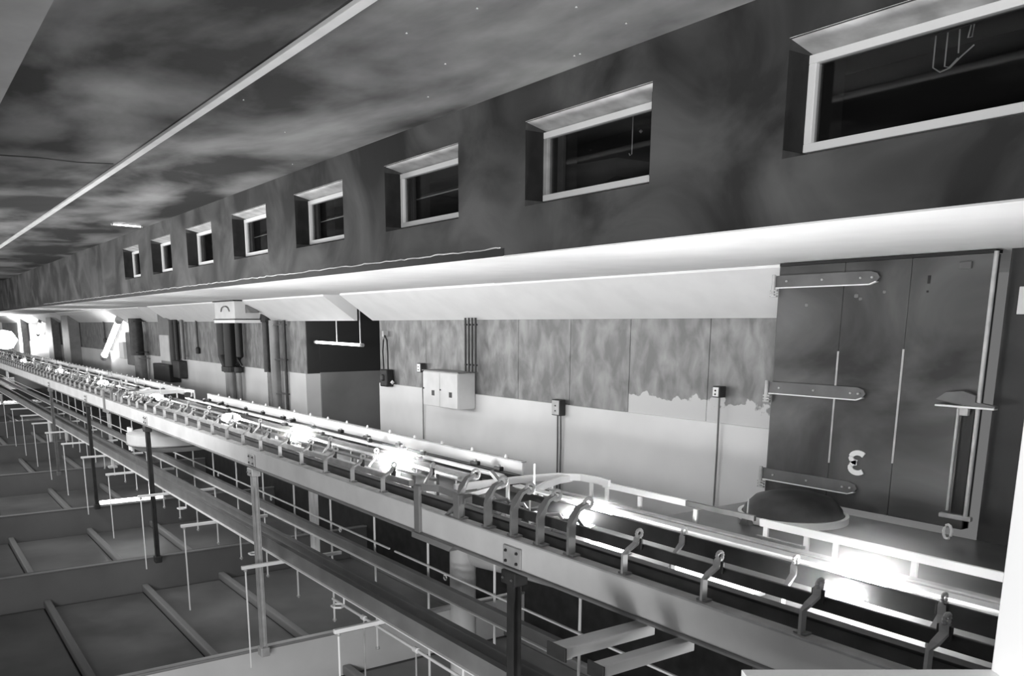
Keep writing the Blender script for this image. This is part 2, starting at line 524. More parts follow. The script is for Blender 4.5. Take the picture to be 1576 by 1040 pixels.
# white numeral, mirrored as in the photograph
num = []
cx, cz = -4.095, 0.415
for k in range(13):
    t = -2.3 + (k / 12) * (2.3 + PI / 2 + .0)
for sgn in (1, -1):
    arc = []
    for k in range(13):
        t = math.radians(35 + k * (262 - 35) / 12)
        arc.append((cx + 0.062 * math.cos(t) + .004, yd - .008, cz + sgn * (0.042 + 0.042 * math.sin(t))))
    num.append(arc)
nb = MB().tube(num[0], 0, flat=(.012, .042)).tube(num[1], 0, flat=(.012, .042))
nb.out('number', 'white_paint', dr)
tag(MB().box(-3.04, -2.96, YC - .02, YC - .001, 1.61, 1.80, .004).out('wall_plate', 'beam'), 'small pale plate on the dark wall at the right edge', 'plate')

# landing in front of the door
tag(MB().box(-5.06, XR, 5.12, YC, -0.3, -0.06).out('floor_landing', 'landing'), 'dark landing floor in front of the door', kind='structure')
t = thing('round_tank', (-4.36, 6.10, -0.06), 'dark domed round tank with a bright rim at the foot of the door', 'tank')
MB().lathe((0, 0, 0), [(0, 0), (.42, 0), (.42, .05), (.40, .06), (.385, .11), (.31, .19), (.18, .23), (0, .245)], 48).out('dome', 'steel_dark', t, True)
MB().tube([(.425 * math.cos(a), .425 * math.sin(a), .035) for a in (2 * PI * k / 48 for k in range(48))], 0, closed=True, flat=(.03, .055)).out('rim', 'bright', t)
MB().tube([(-.09, -.47, .0), (-.085, -.47, .22)], .006, 8).out('upright_pin', 'bright', t)
MB().prism([(-.14, .0), (-.04, .0), (-.07, .06), (-.11, .06)], 'y', -.50, -.44).out('pin_foot', 'steel_mid', t)

# ------------------------------------------------------------------ wall fittings
def pipe(name, label, x, z0, z1, r, m, y=YP, cat='pipe', group=None, x2=None):
    t = thing(name, (x, y - r * 1.35 - .04, z0), label, cat, group)
    dx = (x2 - x) if x2 is not None else 0
    MB().tube([(0, 0, 0), (dx, 0, z1 - z0)], r, 12).out('barrel', m, t, True)
    n = max(2, int((z1 - z0) / .6))
    for k in range(n):
        q = .1 + k * (z1 - z0 - .2) / max(1, n - 1)
        MB().box(-r * 1.3 + dx * q / (z1 - z0), r * 1.3 + dx * q / (z1 - z0), -r * .6, r * 1.3, q - .012, q + .012).out('pipe_clip', m, t)
    return t

# double cabinet with four conduits
t = thing('electrical_cabinet', (-11.3, YP - .045, 0.28), 'pale double-door electrical cabinet on the wall with four conduits above it', 'cabinet')
MB().box(-.60, .42, -.30, 0, 0, .54, .006).out('cabinet_body', 'beam', t)
for a, b in ((-.595, -.10), (-.09, .415)):
    d_ = MB().box(a, b, -.315, -.301, .01, .53, .004).out('cabinet_door', 'beam', t)
    MB().box((a + b) / 2 + .02, (a + b) / 2 + .10, -.32, -.314, .17, .25, .002).out('plate', 'steel_dark', d_)
    MB().lathe((a + .03, -.325, .27), [(0, -.015), (.014, 0), (0, .015)], 8).out('knob', 'black', d_)
tag(MB().box(-.62, .44, -.32, .0, .541, .556).out('cabinet_lid', 'steel_mid', t))
for k, x in enumerate((-11.02, -10.93, -10.84, -10.75)):
    pipe('conduit', 'slim conduit rising from the double cabinet to the haunch', x, .84, 1.63, .017, 'steel_dark', YP - .06, 'conduit', 'conduits above the double cabinet')
# outlets and their drops
def outlet(name, label, x, z, wd, ht, m, face, drop, n=1):
    t = thing(name, (x, YP - .03, z), label, 'electrical box')
    MB().box(-wd / 2, wd / 2, -.10, 0, 0, ht, .008).out('box', m, t)
    f = MB().box(-wd / 2 + .012, wd / 2 - .012, -.108, -.099, .012, ht - .012, .003).out('face_plate', face, t)
    for q in (.3, .62):
        MB().lathe((0, -.11, ht * q), [(0, -.012), (.012, 0), (0, .012)], 8).out('socket', 'black', f)
    for k in range(n):
        dx = (k - (n - 1) / 2) * .06
        MB().tube([(dx, -.04, 0), (dx * 1.1, -.03, -drop * .3), (dx * 1.05 - .01, -.025, -drop)], .012 if n > 1 else .010, 8).out('cord', 'steel_mid', t, True)
    return t
outlet('switch_box', 'dark switch box with two conduits dropping, halfway along the pale dado', -8.84, .36, .17, .21, 'steel_dark', 'steel', 1.35, 2)
outlet('socket_box', 'small socket box with a single cord, left of the double cabinet', -12.42, .76, .12, .15, 'steel_dark', 'white_paint', 1.6)
outlet('socket_box', 'socket box with white face and long cord, nearest the door', -6.17, .78, .10, .12, 'steel_dark', 'white_paint', 1.9)
# black hose/phone box with loop
t = thing('wall_telephone', (-13.62, YP - .03, .46), 'black box with a looped cable beside the alcove', 'telephone')
MB().box(-.12, .14, -.14, 0, 0, .30, .02).out('body', 'black', t)
MB().tube([(-.07, -.08, .28), (-.09, -.08, .6), (-.06, -.08, .8), (0, -.08, .88), (.07, -.08, .8), (.09, -.08, .6), (.09, -.08, .28)], .014, 8).out('looped_cable', 'black', t, True)
MB().lathe((0, -.14, .16), [(0, -.06), (.05, -.04), (.05, .04), (0, .06)], 12).out('dial', 'steel_dark', t)
MB().box(-.08, -.02, -.1, 0, .86, .96, .01).out('hook', 'steel', t)
MB().lathe((.18, -.05, .08), [(0, -.04), (.04, 0), (0, .04)], 10).out('knob', 'bright', t)
# faded marks
for x in (-10.35, -10.05, -9.45, -9.25):
    pass
# two pipes right of the alcove's left jamb
pipe('standpipe', 'tall black standpipe with a round cap left of the alcove', -19.3, .46, 1.70, .085, 'steel_dark')
pipe('standpipe', 'grey lower standpipe continuing below the capped black one', -19.12, -1.6, .46, .085, 'steel_mid')
pipe('standpipe', 'thick grey standpipe next to the alcove', -18.72, -1.6, 1.62, .11, 'channel')
pipe('standpipe', 'slender dark standpipe nearest the alcove', -18.36, -1.6, 1.62, .035, 'steel_dark')
tag(MB().lathe((-19.3, YP - .15, 1.66), [(0, -.10), (.11, -.08), (.13, 0), (.11, .1), (0, .13)], 16).out('pipe_cap', 'steel_dark'), 'round cap on the black standpipe left of the alcove', 'cap')
# unit heater box with three black pipes
t = thing('junction_box', (-20.0, 6.72, 1.56), 'large pale box with a dark lid under the soffit', 'box')
MB().box(-.80, .62, -.25, .45, .09, .49, .01).out('box_body', 'beam', t)
MB().box(-.84, .66, -.28, .46, .475, .498).out('box_lid', 'black', t)
MB().box(-.84, .66, -.27, .46, .0, .07, .01).out('box_tray', 'white_paint', t)
MB().box(-.84, .66, -.28, .46, .072, .088).out('dark_band', 'steel_dark', t)
MB().tube([(-.30, -.262, .26), (-.22, -.27, .34), (-.08, -.27, .37), (.08, -.27, .37), (.22, -.27, .34), (.30, -.262, .26)], .014, 8).out('carry_handle', 'steel_mid', t, True)
MB().prism([(.62, .40), (.95, .22), (.62, .22)], 'y', .0, .2).out('side_bracket', 'steel_mid', t)
for x, r, l in ((-22.15, .15, 'thick black pipe bending in below the pale box'), (-21.62, .15, 'middle black pipe below the pale box'), (-21.15, .09, 'thinner black pipe below the pale box')):
    tt = thing('drop_pipe', (x, YP - r * 1.3 - .05, .45), l, 'pipe')
    b_ = .35 if x < -22 else (-.15 if x > -21.3 else 0)
    MB().tube([(b_, 0, -.05), (b_ * .7, 0, .10), (0, 0, .30), (0, 0, 1.2)], r, 12).out('barrel', 'black', tt, True)
    MB().tube([(b_, 0, -2.0), (b_, 0, -.05)], r * .7, 12).out('lower_barrel', 'channel', tt, True)
    MB().lathe((b_, 0, -.02), [(r * .7, -.08), (r * 1.25, -.06), (r * 1.25, .06), (r * .7, .08)], 16).out('collar', 'black', tt)
# tall cabinet in the haunch gap with black box below
t = thing('tall_cabinet', (-28.0, YP - .04, .3), 'tall pale cabinet with a black base on the wall', 'cabinet')
MB().prism([(-.65, 0), (.45, 0), (.55, 1.30), (-.35, 1.76), (-.75, 1.76)], 'y', -.15, 0).out('cabinet_body', 'channel', t)
MB().box(-.6, .45, -.18, 0, .1, .9, .02).out('cabinet_front', 'beam', t)
bb = MB().box(-.95, .95, -.35, 0, -.50, .02, .02).out('black_base', 'black', t)
MB().box(-1.05, -.9, -.3, -.1, -.2, -.05, .01).out('side_lug', 'black', bb)
pipe('riser_pipe', 'pair of black riser pipes beside the tall cabinet', -27.1, .0, 1.66, .10, 'black', group='black riser pipes beside the tall cabinet')
pipe('riser_pipe', 'pair of black riser pipes beside the tall cabinet', -26.9, .0, 1.66, .07, 'black', group='black riser pipes beside the tall cabinet')
pipe('riser_pipe', 'slim grey riser pipe ending at a small black box', -26.3, .5, 1.66, .06, 'steel_mid')
tag(MB().box(-26.95, -26.3, YP - .3, YP - .03, -.05, .47, .03).out('breaker_box', 'steel_dark'), 'small dark box right of the tall cabinet', 'box')
def drop(x, z, label):
    t = thing('plug_cable', (x, YP - .05, z), label, 'cord')
    MB().tube([(0, 0, 0), (-.02, 0, 1.63 - z)], .03, 8).out('cord', 'steel_dark', t, True)
    MB().lathe((0, 0, -.02), [(0, -.08), (.07, -.06), (.07, .08), (.03, .12)], 10).out('plug', 'black', t, True)
drop(-25.05, .80, 'dark drop cord with plug between the tall cabinet and the pale box')
drop(-37.8, .88, 'dark drop cord with plug left of the slanting tube lamp')
pipe('riser_pipe', 'dark riser pipe with a pale lower end left of the tall cabinet', -31.1, .5, 1.72, .22, 'steel_dark')
pipe('riser_pipe', 'pale lower riser below the dark one', -30.9, -1.6, .5, .2, 'steel_mid')
tag(MB().box(-33.2, -31.7, YP - .25, YP - .03, .1, 1.25, .03).out('wall_cabinet', 'steel_mid'), 'plain grey wall cabinet near the slanting tube lamp', 'cabinet')
tag(MB().box(-34.2, -33.5, YP - .3, YP - .03, .3, .9, .03).out('notice_box', 'white_paint'), 'small white box left of the plain grey wall cabinet', 'box')
for x, l in ((-49.8, 'dark square pillar far along the wall'), (-62, 'farthest dark pillar by the bright lamp')):
    tag(MB().box(x - .8, x + .8, YP - .4, YP - .03, -2.0, H - .0).out('pillar', 'steel_mid'), l, 'pillar')
tag(MB().box(-45.2, -43.4, YP - .5, YP - .03, -2.0, 1.9).out('pillar', 'channel'), 'pale pillar in the far break of the haunch', 'pillar')

# ------------------------------------------------------------------ tube lamps on the walls
def tube_lamp(name, label, a, b, r, wires=()):
    a, b = Vector(a), Vector(b)
    t = thing(name, a, label, 'lamp')
    d = b - a
    MB().tube([(0, 0, 0), tuple(d)], r, 10).out('glowing_tube', 'tube', t, True)
    e = d.normalized() * r * 3
    MB().tube([tuple(-e * .5), tuple(e * .5)], r * 1.4, 10).out('end_cap', 'steel', t)
    MB().tube([tuple(d - e * .5), tuple(d + e * .5)], r * 1.4, 10).out('end_cap', 'steel', t)
    for wx, top in wires:
        p = d * wx
        MB().tube([tuple(p), (p.x, p.y, top - a.z)], .012, 6).out('suspension_wire', 'bright', t)
    return t
tube_lamp('hanging_tube_lamp', 'bright hanging tube lamp on two wires in the dark alcove', (-17.2, 7.45, 1.165), (-15.05, 7.45, 1.145), .026, ((.48, 2.05), (.97, 2.05)))
tube_lamp('slanting_tube_lamp', 'bright slanting tube lamp leaning against the far wall', (-33.9, YP - .26, 1.70), (-37.2, YP - .26, .28), .10)
tube_lamp('slanting_tube_lamp', 'farther smaller slanting tube lamp on the wall', (-54.3, YP - .2, 1.70), (-55.6, YP - .2, .98), .07)
tube_lamp('ceiling_tube_lamp', 'pale tube lamp end on the ceiling above the farthest windows', (-16.38, 3.42, ZC - .03), (-16.5, 3.93, ZC - .03), .012)

# ------------------------------------------------------------------ conveyor deck
tag(MB().box(XL, XR, 3.24, 5.05, -0.045, -0.02).out('conveyor_deck', 'deck'), 'long grey sheet-metal deck under the conveyor rails', 'deck')
# near edge beam: pale channel section
t = thing('edge_beam', (0, 0, 0), 'deep pale steel edge beam along the near side of the conveyor', 'beam')
MB().box(XL, 0.6, 2.99, 3.03, .093, .265, .003).out('web', 'beam', t)
MB().box(XL, 0.6, 2.985, 3.06, .266, .276, .002).out('top_flange', 'steel', t)
MB().box(XL, 0.6, 2.965, 3.10, .078, .093, .003).out('bottom_flange', 'channel', t)
pz = [(-8.67 + 4.6 * k) for k in (0, 1)]
for x in (-8.67, -4.07, -13.2, -17.85, -22.4):
    p_ = MB().box(x - .09, x + .09, 2.975, 2.988, .10, .225, .004).out('splice_plate', 'steel', t)
    for q in (-.055, .055):
        for z in (.13, .195):
            MB().lathe((x + q, 2.972, z), [(0, -.01), (.011, -.006), (.011, .006), (0, .01)], 8).out('bolt', 'steel_dark', p_)
# inner trough
t = thing('inner_channel', (0, 0, 0), 'grey inner channel just behind the near edge beam', 'channel')
MB().box(XL, 0.6, 3.20, 3.215, .10, .285, .002).out('web', 'steel_mid', t)
MB().box(XL, 0.6, 3.175, 3.24, .285, .30, .003).out('top_lip', 'steel_dark', t)
MB().box(XL, 0.6, 3.10, 3.24, .09, .102, .002).out('bottom_lip', 'steel_mid', t)
# overhead-style conveyor rails on the right
def rail(name, label, y, z0, z1, th, x0, x1, m, cat='rail', lip=None):
    t = thing(name, ((x0 + x1) / 2, y, z0), label, cat)
    c = (x0 + x1) / 2
    MB().box(x0 - c, x1 - c, 0, th, 0, z1 - z0, min(.004, th / 4)).out('bar', m, t)
    if name != 'far_kerb' and x1 < 0:
        n = 9
        sup = None
        for k in range(n):
            if sup is None:
                sup = q = MB().box(-.015, .015, .004, th - .004, -.02 - z0, .001).out('bar_support', 'steel_mid', t)
            else:
                q = sup.copy()
                COL.objects.link(q)
                q.parent = t
            q.location.x = (x1 - c) - (k + .35) * (x1 - x0) / n
    if lip:
        MB().box(x0 - c, x1 - c, -.02, th + .02, z1 - z0, z1 - z0 + .012, .002).out('top_lip', lip, t)
    return t
rail('conveyor_rail', 'dark flat conveyor rail on the near hooks', 3.14, .357, .419, .02, -4.75, .4, 'steel_dark')
rail('conveyor_rail', 'dark flat conveyor rail on the far hooks', 3.80, .214, .315, .02, -5.1, .4, 'steel_dark')
rail('guide_angle', 'slim bright guide angle beyond the far hooks', 4.12, .225, .24, .04, -5.6, .4, 'steel', lip='bright')
rail('guide_angle', 'slim grey guide angle before the far kerb', 4.45, .13, .145, .04, -5.4, .4, 'steel')
rail('far_kerb', 'dark kerb plate under the white guard rail', 4.75, -.02, .09, .02, -12, .4, 'channel', lip='steel')
# flat white rectangles on the deck, given emission to show them bright
for k, (a, b, l) in enumerate(((-4.52, -4.2, 'short flat white glowing strip on the deck'), (-3.75, -3.08, 'longer flat white glowing strip on the deck, nearer the right edge'))):
    t = thing('glow_strip', ((a + b) / 2, 4.02, -.02), l, 'lamp')
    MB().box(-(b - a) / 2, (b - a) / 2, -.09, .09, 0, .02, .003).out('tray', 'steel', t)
    MB().box(-(b - a) / 2 + .01, (b - a) / 2 - .01, -.08, .08, .021, .03).out('glow_face', 'strip', t)

# middle section bars (left of the transfer frame)
bars = [(3.55, .18, .235, .05, 'steel', 'pale flat bar behind the near hooks'),
        (3.80, .20, .225, .04, 'steel_mid', 'grey flat bar in the middle of the conveyor'),
        (4.05, .19, .215, .04, 'steel', 'pale slim bar right behind the lamps'),
        (4.28, .10, .20, .03, 'steel_dark', 'dark flat bar beyond the lamps'),
        (4.50, .16, .19, .06, 'bright', 'bright bar beyond the lamps'),
        (4.70, .05, .165, .03, 'steel_dark', 'dark plate below the white side board')]
for y, z0, z1, th, m, l in bars:
    rail('conveyor_bar', l, y, z0, z1, th, -16.6, -6.35, m)
    rail('conveyor_bar', l.replace('bar', 'bar of the far section').replace('plate', 'plate of the far section'), y, z0, z1, th, -60, -18.6, m)
# white side board with bolts, then the guard rail with posts
def side_board(x0, x1, label):
    t = thing('side_board', ((x0 + x1) / 2, 4.95, .0), label, 'board')
    L = (x1 - x0) / 2
    MB().box(-L, L, 0, .025, .105, .225, .004).out('board', 'white_paint', t)
    MB().box(-L, L, -.01, .05, .226, .238, .002).out('cap_strip', 'steel', t)
    MB().box(-L, L, .0, .03, -.02, .10).out('lower_plate', 'steel_dark', t)
    n = min(120, int(2 * L / .61))
    first = None
    for k in range(n):
        if first is None:
            first = MB().lathe((0, 0, 0), [(.016, 0), (.016, .012), (.01, .03), (0, .034)], 8).out('bolt', 'bright', t)
            o = first
        else:
            o = first.copy()
            COL.objects.link(o)
            o.parent = t
        o.location = (L - .3 - k * .61, .02, .238)
side_board(-16.7, -6.6, 'white side board with bolts along its cap, far side of the conveyor middle')
side_board(-62, -18.4, 'white side board with bolts along its cap, in the far distance')
gr = thing('guard_rail', (-3.4, 4.95, .03), 'bright white guard rail on short posts at the right of the conveyor', 'rail')
MB().box(-2.05, -1.1 + .0, -.0, .025, .135, .185, .003).out('top_bar', 'white_paint', gr)
MB().box(-1.1, -.45, -.0, .025, .14, .18, .003).out('shaded_top_bar', 'steel_mid', gr)  # grey material stands in for the rail's stretch in shadow
MB().box(-.40, 3.6, -.0, .025, .115, .17, .003).out('top_bar', 'white_paint', gr)
MB().box(-2.05, 3.6, -.03, .0, -.05, -.035).out('base_bar', 'steel', gr)
for x in (-2.0, -1.6, -1.0, -.35, -.02, .2, .73, 1.5, 2.3, 3.1):
    MB().box(x - .02, x + .02, .002, .02, -.05, .13, .003).out('post', 'white_paint', gr)
MB().box(-.42, -.02, -.01, .015, .03, .05).out('cross_tie', 'steel', gr)

# curved transfer guards
def transfer(dx, label1, label2):
    t = thing('curved_guard', (-5.6 + dx, 4.3, .0), label1, 'rail')
    P = [(-.33, -.55), (-.34, -.15), (-.33, .25), (-.28, .50), (-.12, .64), (.10, .66), (.25, .64)]
    P = [Vector((a, b, .215)) for a, b in P]
    MB().tube(P, 0, flat=(.025, .06)).out('top_bar', 'white_paint', t)
    Q = [(.76, -.80), (.42, -.42), (.10, -.05), (-.08, .22), (-.18, .44), (-.2, .60)]
    MB().tube([(a, b, .20) for a, b in Q], 0, flat=(.025, .06)).out('diagonal_bar', 'white_paint', t)
    for a, b in ((.55, -.57), (.0, .1), (-.34, .0), (-.30, .45), (.0, .66), (-.34, -.3), (.2, .66)):
        MB().box(a - .018, a + .018, b - .01, b + .01, -.02, .19, .003).out('post', 'white_paint', t)
    MB().tube([(p.x, p.y, .0) for p in P], 0, flat=(.06, .03)).out('kerb', 'steel', t)
transfer(0, 'white curved guard rail crossing the conveyor by the transfer frame', '')
transfer(-12.2, 'farther white curved guard rail crossing the conveyor', '')

# transfer frame of flat bars
def frame_portal(dx, label):
    t = thing('transfer_frame', (-5.2 + dx, 3.0, 0.0), label, 'frame')
    m_ = 'channel'
    MB().box(-.04, .035, -.035, -.012, .07, .43, .004).out('post', m_, t)
    MB().box(.43, .50, .0, .04, .18, .44, .004).out('post', m_, t)
    MB().box(.72, .77, .05, .09, .18, .42, .004).out('post', m_, t)
    MB().tube([(-.04, -.01, .415), (.2, .05, .43), (.48, .02, .43)], 0, flat=(.04, .045)).out('head_bar', m_, t)
    MB().tube([(.48, .02, .42), (.3, .5, .42), (-.3, .82, .40)], 0, flat=(.03, .03)).out('cross_bar', m_, t)
    MB().prism([(-.05, .05), (.45, .05), (.50, .09), (-.05, .09)], 'y', -.05, .15).out('foot_plate', m_, t)
    MB().tube([(.0, .0, .12), (.22, .02, .2), (.45, .02, .36)], 0, flat=(.02, .02)).out('brace', m_, t)
    for k in range(6):
        x = .12 + k * .19
        MB().tube([(x, .35, .0), (x, .35, .26), (x + .03, .40, .33), (x + .09, .47, .34), (x + .12, .5, .28)], 0, flat=(.035, .02)).out('curved_finger', 'steel_mid' if k % 2 else 'steel', t)
    for k in range(3):
        c = Vector((.85 + k * .17, .28, .17))
        MB().tube([tuple(c + Vector((.09 * math.cos(a), 0, .09 * math.sin(a)))) for a in (k2 * PI / 8 for k2 in range(16))], .014, 8, closed=True).out('ring', 'steel_mid', t, True)
    MB().tube([(.15, .3, .28), (.7, .45, .2), (1.3, .3, .3)], .02, 8).out('linkage', 'steel', t, True)
    MB().tube([(.05, .6, .3), (.6, .55, .26), (1.1, .7, .2)], .02, 8).out('linkage', 'steel', t, True)
    MB().box(.35, .55, .55, .72, .18, .30, .02).out('gear_case', 'steel_dark', t)
    MB().tube([(.15, .9, .2), (.15, .9, .52)], .008, 6).out('thin_pin', 'bright', t)
    MB().tube([(.95, .25, .1), (.95, .25, .45)], .007, 6).out('thin_pin', 'bright', t)
def make_broad():
    t = thing('broad_bracket', (0, 0, 0), '', 'bracket')
    MB().tube([(0, 0, 0), (0, 0, .16), (-.012, .02, .21), (-.01, .06, .26), (0, .11, .285)], 0, flat=(.05, .02)).out('stem', 'channel', t)
    MB().box(-.045, .045, -.02, .035, 0, .012, .002).out('foot', 'channel', t)
    MB().tube([(0, .12 + .03 * math.cos(a), .285 + .03 * math.sin(a)) for a in (2 * PI * k / 12 for k in range(12))], .011, 8, closed=True).out('eye', 'steel', t, True)
    MB().prism([(.0, .08), (.05, .22), (.0, .18)], 'x', -.006, .006).out('gusset', 'channel', t)
    return t
bk = make_broad()
for i, x in enumerate((-3.58, -3.86, -4.12, -4.40, -4.72)):
    put(bk, i > 0, (x, 3.03, .276), None, ['first', 'second', 'third', 'fourth', 'last'][i] + ' broad curved bracket left from the lamp by the curved guard, on the near beam', 'broad curved brackets beside the transfer frame')
frame_portal(0, 'grey transfer frame with curved fingers and rings in the middle of the conveyor')
frame_portal(-10.9, 'farther grey transfer frame with curved fingers on the conveyor')

# hook brackets along both lines
def make_hook(h, reach):
    t = thing('hook_bracket', (0, 0, 0), 'pale curved hook bracket standing on the edge beam', 'bracket')
    MB().tube([(0, 0, 0), (0, 0, h * .55), (.01, reach * .15, h * .68), (.012, reach * .65, h * .82), (.0, reach * .85, h * .93), (0, reach, h)], 0, flat=(.034, .014)).out('stem', 'steel', t)
    MB().box(-.03, .03, -.015, .03, 0, .01, .002).out('foot', 'channel', t)
    r = .02
    MB().tube([(0, reach + r * math.cos(a), h + .012 + r * math.sin(a)) for a in (2 * PI * k / 12 for k in range(12))], .009, 8, closed=True).out('eye', 'steel', t, True)
    MB().box(-.03, .03, reach - .012, reach + .0, h - .07, h - .01, .003).out('rail_clamp', 'steel_dark', t)
    return t
ORD = ['first', 'second', 'third', 'fourth', 'fifth', 'sixth', 'seventh']
hooks = []
hk = make_hook(.19, .10)
k = 0
x = -1.54
used = False
while x > -34:
    if not (-5.35 < x < -3.4) and not (-16.4 < x < -15.5):
        n_h = len(hooks)
        lab = ('%s hook bracket on the near edge beam, counted from the right edge' % ORD[n_h]) if n_h < 6 else 'pale curved hook bracket standing on the near edge beam left of the transfer frame'
        hooks.append(put(hk, used, (x, 3.025, .276), None, lab, 'hook brackets on the near edge beam'))
        used = True
    x -= .535
hk2 = make_hook(.345, .09)
used = False
x = -1.9
while x > -34:
    if not (-6.2 < x < -4.2) and not (-18.5 < x < -15.5):
        put(hk2, used, (x, 3.72, -.02), None, 'taller hook bracket on the deck behind the near row', 'taller hook brackets on the deck')
        used = True
    x -= .78 if x > -4 else 1.07

# small fittings on the bars: dark blocks and bright clips
t = thing('rail_block', (0, 0, 0), 'small black clamp block on the far bars', 'clamp')
MB().box(-.05, .05, -.025, .025, 0, .04, .008).out('block', 'black', t)
MB().lathe((0, 0, .04), [(.02, 0), (.02, .015), (0, .02)], 8).out('bolt', 'steel', t)
TOPS = ((3.575, .235), (3.82, .225), (4.07, .215), (4.295, .20), (4.53, .19), (4.715, .165))
used = False
for i in range(34):
    x = -6.6 - i * .40 - random.uniform(0, .08)
    if -18.8 < x < -16.4:
        continue
    y, z = random.choice(TOPS[3:])
    put(t, used, (x, y, z), random.uniform(-.3, .3), 'small black clamp block on the far bars', 'black clamp blocks on the far bars')
    used = True
t = thing('rail_clip', (0, 0, 0), 'small bright clip on the far stretch of the conveyor', 'clip')
MB().tube([(0, 0, 0), (0, 0, .08), (.04, .03, .12), (.10, .03, .10), (.12, .03, .04)], 0, flat=(.03, .012)).out('clip', 'bright', t)
MB().box(-.1, .2, -.02, .02, -.01, .01, .003).out('tie', 'steel', t)
used = False
for i in range(60):
    x = -19.0 - i * .5 - random.uniform(0, .15)
    y, z = TOPS[i * 7 % 6 if i % 2 else (i * 5) % 4]
    put(t, used, (x, y, z + .01), random.uniform(-.4, .4), 'small bright clip on the far stretch of the conveyor', 'bright clips on the far stretch of the conveyor')
    used = True

# lamps between the rails
def globe_lamp(x, y, z, label, r=.13):
    t = thing('deck_lamp', (x, y, z - .26), label, 'lamp')
    MB().lathe((0, 0, 0), [(.07, 0), (.07, .015), (.02, .03), (.02, .17), (.07, .20), (0, .20)], 20).out('lamp_stand', 'steel', t, True)
    MB().lathe((0, 0, .26), [(0, -.06), (r * .5, -.055), (r * .87, -.03), (r, 0), (r * .87, .03), (r * .5, .055), (0, .06)], 24).out('glass_globe', 'globe', t, True)
    return t
for x, l, r in ((-2.375, 'largest glowing globe lamp, at the lower right under the guard rail', .15), (-4.43, 'glowing globe lamp beside the curved guard rail', .17),
                (-7.19, 'glowing globe lamp left of the transfer frame', .15), (-9.62, 'glowing globe lamp, fourth from the right', .14), (-12.12, 'glowing globe lamp, fifth from the right', .14),
                (-16.3, 'glowing globe lamp under the far curved guard', .12), (-21.0, 'distant globe lamp beyond the far transfer frame', .12), (-27.0, 'very distant globe lamp on the conveyor', .12),
                (-35.0, 'faint last globe lamp on the conveyor', .12)):
    globe_lamp(x, 3.9, .24, l, r)
t = thing('end_lamp', (-62.6, 6.0, .1), 'blazing lamp at the far left end of the hall', 'lamp')
MB().lathe((0, 0, .45), [(0, -.6), (.5, -.5), (.8, 0), (.5, .5), (0, .6)], 24).out('glass_globe', 'far_glow', t, True)
MB().tube([(0, 0, -2.0), (0, 0, -.1)], .08, 10).out('pole', 'steel', t)

# ------------------------------------------------------------------ under the deck
posts = [(-4.07, 'steel_dark', 'dark steel post under the edge beam, nearest the centre of the photo'), (-8.67, 'steel', 'pale steel post with a bolted foot under the edge beam'),
         (-13.2, 'steel_dark', 'third dark post from the right under the edge beam'), (-17.85, 'steel_dark', 'fourth dark post from the right under the edge beam'),
         (-22.4, 'steel_mid', 'farthest post under the edge beam')]
for x, m_, l in posts:
    t = thing('support_post', (x, 3.0, -2.0), l, 'post')
    MB().box(-.035, .035, -.03, -.022, .02, 2.075).out('flange', m_, t)
    MB().box(-.035, .035, .022, .03, .02, 2.075).out('flange', m_, t)
    MB().box(-.006, .006, -.022, .022, .02, 2.075).out('web', m_, t)
    MB().box(-.06, .06, -.05, .05, 0, .10, .01).out('foot', m_, t)
    hp = MB().box(-.075, .075, -.05, .05, 1.99, 2.078, .01).out('head_plate', m_, t)
    for q in (-.045, .045):
        MB().lathe((q, -.055, 2.03), [(0, -.01), (.012, 0), (0, .01)], 8).out('bolt', 'steel_mid', hp)

def channel_rail(name, label, y, z0, z1, x0, x1, m='channel'):
    t = thing(name, ((x0 + x1) / 2, y, z0), label, 'rail')
    L = (x1 - x0) / 2
    MB().box(-L, L, 0, .03, .012, z1 - z0, .003).out('web', m, t)
    MB().box(-L, L, -.025, .05, 0, .012, .002).out('bottom_lip', 'bright', t)
    MB().box(-L, L, -.01, .05, z1 - z0, z1 - z0 + .01, .002).out('top_lip', m, t)
channel_rail('lower_channel', 'lowest grey channel rail below the deck, nearest the viewer', 3.18, -.90, -.75, -48, 0)
channel_rail('lower_channel', 'middle grey channel rail below the deck', 3.43, -.90, -.80, -48, 0)
channel_rail('lower_channel', 'wide grey channel rail farthest under the deck', 3.90, -.90, -.79, -48, -4.62)
t = thing('thin_guide_rail', (-14, 4.05, -.75), 'thin white guide rail with small rings under the deck', 'rail')
MB().box(-34, 6.3, 0, .02, 0, .016, .002).out('bar', 'bright', t)
MB().box(6.42, 13, 0, .02, 0, .016, .002).out('bar', 'bright', t)
for q in (5.1, 7.4, 2.9, .6):
    MB().tube([(q + .025 * math.cos(a), .01, -.03 + .025 * math.sin(a)) for a in (2 * PI * k / 10 for k in range(10))], .006, 6, closed=True).out('ring', 'bright', t, True)
# crossbars, rods
xs = [-6.2 - 2.26 * k for k in range(-2, 12)]
cb = thing('cross_bar', (0, 0, 0), 'pale square crossbar carrying the lower channel rails', 'bar')
MB().box(-.018, .018, 0, 1.12, -.036, 0, .003).out('bar', 'bright', cb)
MB().tube([(0, .04, -.03), (0, .04, -1.12)], .009, 8).out('drop_rod', 'bright', cb, True)
MB().lathe((0, .04, -.05), [(.014, -.012), (.02, 0), (.014, .012), (0, .014)], 8).out('nut', 'steel', cb)
used = False
for i, x in enumerate(xs):
    lab = {0: 'nearest crossbar under the lower channel rails', 1: 'second nearest crossbar under the lower channel rails', 2: 'crossbar with a long drop rod at the bottom centre of the photo',
           3: 'crossbar just behind the pale support post'}.get(i, 'pale square crossbar carrying the lower channel rails left of the pale post')
    put(cb, used, (x, 2.74, -.901), None, lab, 'crossbars under the lower channel rails')
    used = True
